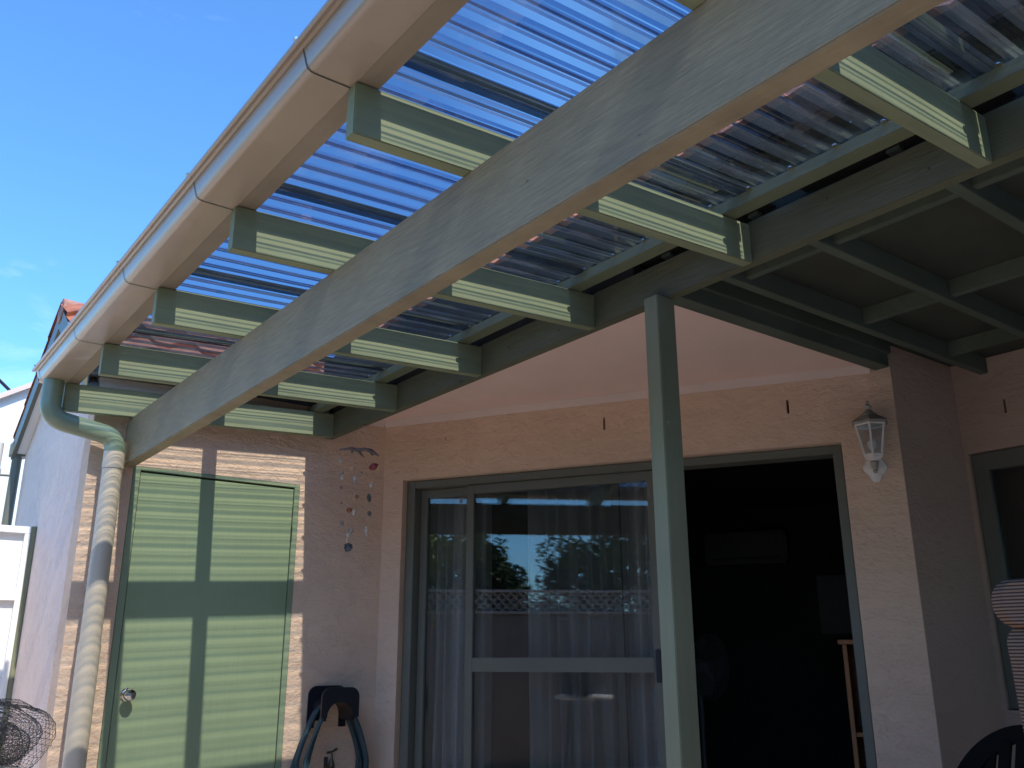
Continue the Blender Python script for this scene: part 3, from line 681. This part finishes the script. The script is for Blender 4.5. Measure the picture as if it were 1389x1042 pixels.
for i in range(9):
    y = 4.512+.0145*i; w = .150+.075*random.random(); zc = .72-.05*random.random(); pts = []
    top = 1.0+.008*(i % 2); bot = .40-.12*random.random(); ph = random.uniform(-.01, .01)
    for k2 in range(40):
        a = 2*math.pi*k2/40; s2, c2 = math.sin(a), math.cos(a)
        zz = (top+bot)/2+(top-bot)/2*c2
        ww = w*s2*(.62+.38*(1-c2)/1.0) if c2 > 0 else w*s2
        pts.append((HX+.01+ww+ph, y+.012*math.sin(a*2+i), zz))
    tube(gh, pts, .0098, 8, closed=True)
ho = obj('garden_hose', gh, 'hose', smooth=True); tag(ho, 'coiled blue green garden hose looped over the black hanger', 'hose')
tp = thing('garden_tap', 'old brass garden tap on the wall inside the hose loop', 'tap', (2.29, 4.65, .66))
bm = bmesh.new(); tube(bm, [(2.30, 4.655, .64), (2.30, 4.58, .64), (2.30, 4.55, .635), (2.30, 4.54, .60)], [.014, .014, .013, .011], 12); lathe(bm, [(.016, .63), (.018, .66), (.012, .675), (.006, .69), (.005, .715)], (2.30, 4.59, 0), 12); obj('tap_body', bm, 'brass', tp, smooth=True)
bm = bmesh.new(); tube(bm, [(2.272, 4.59, .718), (2.30, 4.59, .722), (2.328, 4.59, .735)], [.007, .006, .007], 8); obj('tap_handle', bm, 'brass', tp, smooth=True)
bm = bmesh.new(); tube(bm, [(2.262, 4.58, .655), (2.262, 4.58, .70)], .010, 10); obj('timer_knob', bm, 'black', tp)

# ------------------------------------------------------------------ netting and table at the left
tb = thing('plastic_table', 'white plastic garden table under the black netting', 'table', (.36, 3.12, 0))
bm = bmesh.new(); lathe(bm, [(.20, .855), (.235, .86), (.24, .875), (.235, .888), (.21, .890), (.15, .886), (.01, .886)], (.345, 3.12, 0), 40); obj('tabletop', bm, 'white', tb, smooth=True)
for a in (45, 135, 225, 315):
    bm = bmesh.new(); tube(bm, [(.345+.15*math.cos(R(a)), 3.12+.15*math.sin(R(a)), .857), (.345+.20*math.cos(R(a)), 3.12+.20*math.sin(R(a)), .006)], [.016, .012], 10); obj('leg', bm, 'alum', tb, smooth=True)
bm = bmesh.new()
def netpt(a, h, layer):
    c = Vector((.43, 3.18, .985-.010*layer)); r = (.215-.030*layer)
    e = math.cos(h)**.45; p = Vector((math.cos(a)*r*e*1.0, math.sin(a)*r*e*.8, math.sin(h)*(.098-.012*layer)))
    p += .036*noise.noise_vector(p*7+Vector((layer*9, 0, 0))) + .005*noise.noise_vector(p*60)
    return c+p
for layer in range(6):
    nr = 22
    for j in range(nr):
        h = R(-88+176*(j+.5)/nr); tube(bm, [netpt(2*math.pi*i/60, h, layer) for i in range(60)], .0006, 3, closed=True)
    for i in range(64):
        a = 2*math.pi*i/64; tube(bm, [netpt(a+.25*math.sin(k2*.5), R(-86+172*k2/18), layer) for k2 in range(19)], .0006, 3)
nb = obj('wire_netting', bm, 'net'); tag(nb, 'crumpled bundle of black wire netting on the white table', 'netting')

# ------------------------------------------------------------------ side gate
sg = thing('side_gate', 'white panelled side gate with green painted frame beside the outbuilding', 'gate', (.2, 5.75, 0))
bm = bmesh.new(); box(bm, .918, .944, 5.735, 5.80, 0, 1.915, bev=.003); obj('gate_post', bm, 'timber_z', sg)
bm = bmesh.new()
box(bm, -.30, .9175, 5.74, 5.775, 1.872, 1.912, bev=.003); box(bm, -.30, .9175, 5.74, 5.775, 1.50, 1.53, bev=.003); box(bm, -.30, .9175, 5.74, 5.775, .15, .19, bev=.003); box(bm, .888, .9172, 5.7382, 5.776, .05, 1.8718, bev=.003); box(bm, -.33, -.3003, 5.738, 5.776, .05, 1.915, bev=.003)
obj('gate_frame', bm, 'whitebright', sg)
bm = bmesh.new(); box(bm, -.3, .888, 5.776, 5.785, .10, 1.895); obj('gate_panel', bm, 'whitebright', sg)
# rear fence closing the side path behind
# ------------------------------------------------------------------ neighbour
nh = thing('neighbour_house', 'bright white neighbouring house beyond the side gate', 'house', (-1, 9.5, 0))
bm = bmesh.new(); extrude_profile(bm, [(-4, 0), (1.6, 0), (1.6, 3.80), (-.9, 2.2), (-4, 2.2)], 9.0, 12.0, lambda a, b, s: (a, s, b)); bmesh.ops.recalc_face_normals(bm, faces=bm.faces); obj('wall', bm, 'whitebright', nh)
bm = bmesh.new(); extrude_profile(bm, [(-1.1, 2.072), (1.7, 3.864), (1.7, 3.914), (-1.1, 2.122)], 8.93, 12.05, lambda a, b, s: (a, s, b)); bmesh.ops.recalc_face_normals(bm, faces=bm.faces); obj('roof_edge', bm, 'cornice', nh)
bm = boxm(.2, .9, 8.97, 8.998, 1.6, 2.5); w_ = obj('window', bm, 'strap', nh)
an = bmesh.new(); tube(an, [(.90, 9.6, 3.9), (1.26, 9.6, 3.6)], .016, 6); tube(an, [(1.22, 9.6, 3.63), (1.22, 9.6, 3.5)], .02, 6)
tube(an, [(.84, 9.55, 3.95), (.95, 9.6, 3.86)], .03, 6)
tag(obj('roof_antenna', an, 'black'), 'dark slanting antenna arm on the white neighbouring house', 'antenna')
vp = thing('vent_pipe', 'white plastic drain pipe with elbow beside the side wall', 'pipe', (.80, 6.55, 0))
bm = bmesh.new(); tube(bm, [(.905, 6.62, 1.98), (.86, 6.62, 1.99), (.80, 6.62, 2.05), (.785, 6.62, 2.15), (.785, 6.62, 2.55)], .035, 12); obj('pipe', bm, 'white', vp, smooth=True)
bm = bmesh.new(); tube(bm, [(.785, 6.62, 2.30), (.785, 6.62, 2.38)], .043, 12); obj('collar', bm, 'white', vp, smooth=True)
bm = bmesh.new(); tube(bm, [(.785, 6.62, 2.34), (.90, 6.60, 2.34)], .008, 6); obj('clip', bm, 'alum', vp)

# ------------------------------------------------------------------ chairs at the right
ch = thing('recliner_chair', 'high backed padded chair in ribbed beige corduroy at the right edge', 'chair', (2.68, .85, 0))
CF = R(190)
def CC(x, y, z):  # local: x right, y front
    return (2.645+x*math.cos(CF)-y*math.sin(CF), 1.03+x*math.sin(CF)+y*math.cos(CF), z)
def cushion(name, w, prof, parent, mat='cord', nseg=18, bulge=.02, rx=.05):
    """prof: closed outline in (y,z); swept across x with rounded ends; uv v = length along outline"""
    bm = bmesh.new(); uvl = bm.loops.layers.uv.new('UVMap'); n = len(prof)
    cy = sum(p[0] for p in prof)/n; cz = sum(p[1] for p in prof)/n
    dl = [0]
    for i in range(n): a, b = prof[i], prof[(i+1) % n]; dl.append(dl[-1]+math.hypot(a[0]-b[0], a[1]-b[1]))
    rings = []
    for i in range(nseg+1):
        s_ = -1+2*i/nseg; d_ = max(0, abs(s_)*w-(w-rx))/rx
        k2 = 1-(.06/.12)*.55*(1-math.sqrt(max(0, 1-d_*d_)))*1.6 if d_ > 0 else 1
        k2 = max(.30, k2)
        rings.append([bm.verts.new(CC(s_*w, cy+(p[0]-cy)*k2, cz+(p[1]-cz)*(1-(1-k2)*.35))) for p in prof])
    for i in range(nseg):
        for j in range(n):
            f_ = bm.faces.new((rings[i][j], rings[i][(j+1) % n], rings[i+1][(j+1) % n], rings[i+1][j]))
            uvs = ((i, dl[j]), (i, dl[j+1]), (i+1, dl[j+1]), (i+1, dl[j]))
            for l_, (uu, vv) in zip(f_.loops, uvs): l_[uvl].uv = (uu*w*2/nseg, l_.vert.co.z)
    for r_ in (rings[0][::-1], rings[-1]):
        f_ = bm.faces.new(r_)
        for l_ in f_.loops: l_[uvl].uv = (l_.vert.co.x, l_.vert.co.z)
    bmesh.ops.recalc_face_normals(bm, faces=bm.faces)
    return obj(name, bm, mat, parent, smooth=True)
def rr(y0, y1, z0, z1, r, n=6, lean=0.0):
    p = []
    for cy, cz, a0 in ((y1-r, z1-r, 0), (y0+r, z1-r, 90), (y0+r, z0+r, 180), (y1-r, z0+r, 270)):
        for i in range(n+1):
            a = R(a0+90*i/n); y, z = cy+r*math.cos(a), cz+r*math.sin(a); p.append((y-lean*(z-.5), z))
    # add points on the long sides
    q = []
    for a, b in zip(p, p[1:]+p[:1]):
        d_ = math.hypot(a[0]-b[0], a[1]-b[1]); m_ = max(1, int(d_/.04))
        for i in range(m_): q.append((a[0]+(b[0]-a[0])*i/m_, a[1]+(b[1]-a[1])*i/m_))
    return q
cushion('seat', .27, rr(-.02, .52, .36, .50, .05), ch)
cushion('backrest', .245, rr(-.10, .02, .42, 1.27, .045, lean=.03), ch, rx=.03)
cushion('headrest', .262, rr(-.12, .06, 1.262, 1.385, .058, lean=.03), ch, rx=.06)
for s2 in (-1, 1):
    bm = bmesh.new(); f_ = lambda x, y, z: CC(x, y, z)
    box(bm, s2*.31-.03, s2*.31+.03, -.05, .46, .60, .64, f=f_, bev=.012); obj('armrest', bm, 'wood', ch)
    for yy in (.0, .42):
        bm = bmesh.new(); box(bm, s2*.31-.02, s2*.31+.02, yy-.02, yy+.02, .005, .5995, f=f_, bev=.004); obj('leg', bm, 'wood', ch)
bc = thing('plastic_chair', 'glossy black plastic chair with rounded back below the beige chair', 'chair', (3.17, 1.62, 0))
BF = R(75)
def BC(x, y, z): return (3.31+x*math.cos(BF)-y*math.sin(BF), 1.62+x*math.sin(BF)+y*math.cos(BF), z+.02)
bm = bmesh.new(); n = 28; outer = []; inner = []
for i in range(n+1):
    a = math.pi*i/n; x = .25*math.cos(a); cz = .66+.285*math.sin(a)**.8
    y = -.02-.14*math.sin(a)-.10*(cz-.6); outer.append((x, y, cz)); inner.append((x*.80, y+.004, cz-.055))
V = [[bm.verts.new(BC(x, y+dy, z)) for x, y, z in pts] for pts, dy in ((outer, 0), (outer, .028), (inner, .028), (inner, 0))]
for A, B in zip(V, V[1:]+V[:1]):
    for k2 in range(n): bm.faces.new((A[k2], A[k2+1], B[k2+1], B[k2]))
for e in (0, -1): bm.faces.new([V[q][e] for q in range(4)])
bmesh.ops.recalc_face_normals(bm, faces=bm.faces); obj('back_rim', bm, 'blackgloss', bc, smooth=True)
for i in range(5):
    x = (-.14+.07*i); bm = bmesh.new(); g = []
    for k2 in range(9):
        z = .44+(.20+.235*math.cos(x*4.6))*k2/8*1.05; y = -.02-.12*(k2/8)**1.2
        g.append([bm.verts.new(BC(x+q*.022, y+w_2, z)) for q in (-1, 1) for w_2 in (0, .012)])
    for A, B in zip(g, g[1:]):
        for a_, b_ in ((0, 1), (1, 3), (3, 2), (2, 0)): bm.faces.new((A[a_], A[b_], B[b_], B[a_]))
    obj('back_slat', bm, 'blackgloss', bc, smooth=False)
bm = bmesh.new(); box(bm, -.24, .24, -.02, .42, .40, .43, f=BC, bev=.012); obj('seat', bm, 'blackgloss', bc)
for s2 in (-1, 1):
    bm = bmesh.new(); tube(bm, [BC(s2*.25, -.03, .66), BC(s2*.27, .12, .645), BC(s2*.27, .32, .63), BC(s2*.26, .40, .56), BC(s2*.25, .41, .42)], .02, 10); obj('armrest', bm, 'blackgloss', bc, smooth=True)
    for yy in (0, .38):
        bm = bmesh.new(); tube(bm, [BC(s2*.22, yy, .41), BC(s2*.26, yy+(-.06 if yy == 0 else .03), -.015)], [.024, .018], 10); obj('leg', bm, 'blackgloss', bc, smooth=True)

yh = thing('sky_block_house', 'unseen house block added behind the camera to cut sky light', 'house', (1, -9, 0))  # added out of view to block sky light and deepen shade on facing surfaces
obj('wall', boxm(-7, 10, -13, -8.5, 0, 9.0), 'render_dark', yh)
bm = bmesh.new(); extrude_profile(bm, [(-8.1, 8.95), (-10.75, 10.2), (-13.4, 8.95)], -6.3, 9.3, lambda a, b, s: (s, a, b)); bmesh.ops.recalc_face_normals(bm, faces=bm.faces); obj('roof', bm, 'tile', yh)
# ------------------------------------------------------------------ fence + shrubs (mirrored in the glass)
fc = thing('lattice_fence', 'cream paling fence topped with diagonal lattice, mirrored in the glass doors', 'fence', (-2.6, 1, 0))
bm = bmesh.new()
for i in range(90):
    y = -6.5+i*.142; box(bm, -2.62, -2.60, y, y+.136, 0, 1.668)
obj('palings', bm, 'fence', fc)
bm = bmesh.new()
for z0 in (1.67, 1.915): box(bm, -2.63, -2.575, -6.5, 6.3, z0, z0+.03)
obj('rail', bm, 'lattice', fc)
bm = bmesh.new()
for i in range(122):
    y = -6.4+i*.102
    for s2 in (1, -1):
        a = (y, 1.70) if s2 > 0 else (y+.21, 1.70); b = (y+.21, 1.915) if s2 > 0 else (y, 1.915)
        xo = -2.600 if s2 > 0 else -2.606
        vs = [bm.verts.new(p) for p in ((xo, a[0]-.016, a[1]), (xo, a[0]+.016, a[1]), (xo, b[0]+.016, b[1]), (xo, b[0]-.016, b[1]))]; bm.faces.new(vs)
obj('lattice_panel', bm, 'lattice', fc)
def shrub(x, y, r, h, mat, lab, seed):
    rnd = random.Random(seed); t = thing('garden_shrub', lab, 'shrub', (x, y, 0), 'shrubs behind the lattice fence')
    bm = bmesh.new(); tube(bm, [(x, y, 0), (x+.05, y, h*.35), (x, y+.05, h*.6)], [.07, .05, .02], 8)
    for k2 in range(6):
        a = k2*1.05; tube(bm, [(x, y, h*.35), (x+r*.5*math.cos(a), y+r*.5*math.sin(a), h*.72)], [.03, .008], 6)
    obj('trunk', bm, 'bark', t)
    bm = bmesh.new()
    cl = [(Vector((x+rnd.uniform(-1, 1)*r, y+rnd.uniform(-1, 1)*r, h*(.12+.84*rnd.random()**.8))), rnd.uniform(.16, .30)) for _ in range(40)]
    for c, cr in cl:
        for _ in range(260):
            d = Vector((rnd.gauss(0, 1), rnd.gauss(0, 1), rnd.gauss(0, 1))).normalized()*cr*rnd.uniform(.5, 1.1)
            p = c+d; a = Vector((rnd.gauss(0, 1), rnd.gauss(0, 1), rnd.gauss(0, .6))).normalized()*.045; b = a.cross(Vector((rnd.gauss(0, 1), rnd.gauss(0, 1), rnd.gauss(0, 1)))).normalized()*.020
            bm.faces.new([bm.verts.new(p-a), bm.verts.new(p+b), bm.verts.new(p+a), bm.verts.new(p-b)])
    obj('crown', bm, mat, t)
for q in ((-3.2, 4.75, .5, 2.6, 'leaf2', 'yellow green bush behind the fence at the end nearest the narrow glass pane'),
          (-3.25, 4.2, .42, 2.75, 'leaf2', 'tall yellow green bush behind the lattice, second from the pane end'),
          (-3.3, 3.7, .36, 2.6, 'leaf', 'dark green shrub left of the sky gap above the lattice'),
          (-3.2, 3.35, .16, 2.25, 'leaf', 'small slender shrub at the edge of the sky gap'),
          (-3.3, 2.5, .34, 2.6, 'leaf', 'dark green shrub right of the sky gap above the lattice'),
          (-3.3, 1.75, .5, 2.75, 'leaf', 'broad dark shrub behind the lattice opposite the middle glass panel'),
          (-3.3, .9, .5, 2.7, 'leaf', 'dense dark shrub opposite the open doorway'),
          (-3.3, -.1, .5, 2.7, 'leaf', 'last dark shrub behind the fence, opposite the lantern')):
    shrub(*q, int(q[1]*10)+50)

# ------------------------------------------------------------------ world, sun, camera
SUNV = Vector((-.05, -.833, 1.0)).normalized()   # towards the sun
elev = math.asin(SUNV.z); az = math.atan2(SUNV.x, SUNV.y)
w = bpy.data.worlds.new('World'); sc.world = w; w.use_nodes = True; nt = w.node_tree; nt.nodes.clear()
sky = N(nt, 'ShaderNodeTexSky'); sky.sky_type = 'NISHITA'; sky.sun_disc = False; sky.sun_elevation = elev; sky.sun_rotation = az
tn = N(nt, 'ShaderNodeMix', data_type='RGBA', blend_type='MULTIPLY'); tn.inputs[0].default_value = 1; tn.inputs[7].default_value = (1.38, 2.40, 3.30, 1); L(nt, sky.outputs[0], tn.inputs[6])
sky.air_density = 1.0; sky.dust_density = .6; sky.ozone_density = 2.0
tc = N(nt, 'ShaderNodeTexCoord')
mp = N(nt, 'ShaderNodeMapping'); mp.inputs['Scale'].default_value = (1.6, 1.6, 4.5); mp.inputs['Rotation'].default_value = (0, .5, .3); L(nt, tc.outputs['Generated'], mp.inputs['Vector'])
nz = N(nt, 'ShaderNodeTexNoise'); nz.inputs['Scale'].default_value = 2.4; nz.inputs['Detail'].default_value = 9; nz.inputs['Roughness'].default_value = .6; nz.inputs['Distortion'].default_value = .6
L(nt, mp.outputs[0], nz.inputs['Vector'])
cr = ramp(nt, nz.outputs['Fac'], [(0.60, (0, 0, 0)), (0.88, (.26, .26, .26))])
mixc = N(nt, 'ShaderNodeMix', data_type='RGBA'); L(nt, cr, mixc.inputs[0]); L(nt, tn.outputs[2], mixc.inputs[6]); mixc.inputs[7].default_value = (16, 17, 17, 1)
bg = N(nt, 'ShaderNodeBackground'); bg.inputs['Strength'].default_value = .112; L(nt, mixc.outputs[2], bg.inputs['Color'])
wo = N(nt, 'ShaderNodeOutputWorld'); L(nt, bg.outputs[0], wo.inputs[0])
sd = bpy.data.lights.new('sun', 'SUN'); sd.energy = 5.0; sd.angle = R(.55); sd.color = (1, .93, .80)
so = bpy.data.objects.new('sun', sd); COL.objects.link(so); so.rotation_euler = SUNV.to_track_quat('Z', 'Y').to_euler(); so.location = (0, -5, 8)

yaw, pitch, roll = R(37.2588), R(16.9209), R(.1322)
fw = Vector((math.sin(yaw)*math.cos(pitch), math.cos(yaw)*math.cos(pitch), math.sin(pitch)))
rt = Vector((math.cos(yaw), -math.sin(yaw), 0)); dn = fw.cross(rt)
r2 = rt*math.cos(roll)+dn*math.sin(roll); d2 = -rt*math.sin(roll)+dn*math.cos(roll)
cd = bpy.data.cameras.new('camera'); cd.sensor_width = 36; cd.lens = 1212.92/1389*36; cd.clip_start = .02; cd.clip_end = 2000
co = bpy.data.objects.new('camera', cd); COL.objects.link(co)
m3 = Matrix((r2, -d2, -fw)).transposed(); co.matrix_world = Matrix.Translation((0, 0, 1.2)) @ m3.to_4x4()
sc.camera = co
sc.view_settings.view_transform = 'Standard'; sc.view_settings.look = 'None'; sc.view_settings.exposure = 0
sc.render.engine = 'CYCLES'
sc.cycles.max_bounces = 10; sc.cycles.diffuse_bounces = 5; sc.cycles.transparent_max_bounces = 16; sc.cycles.use_denoising = True
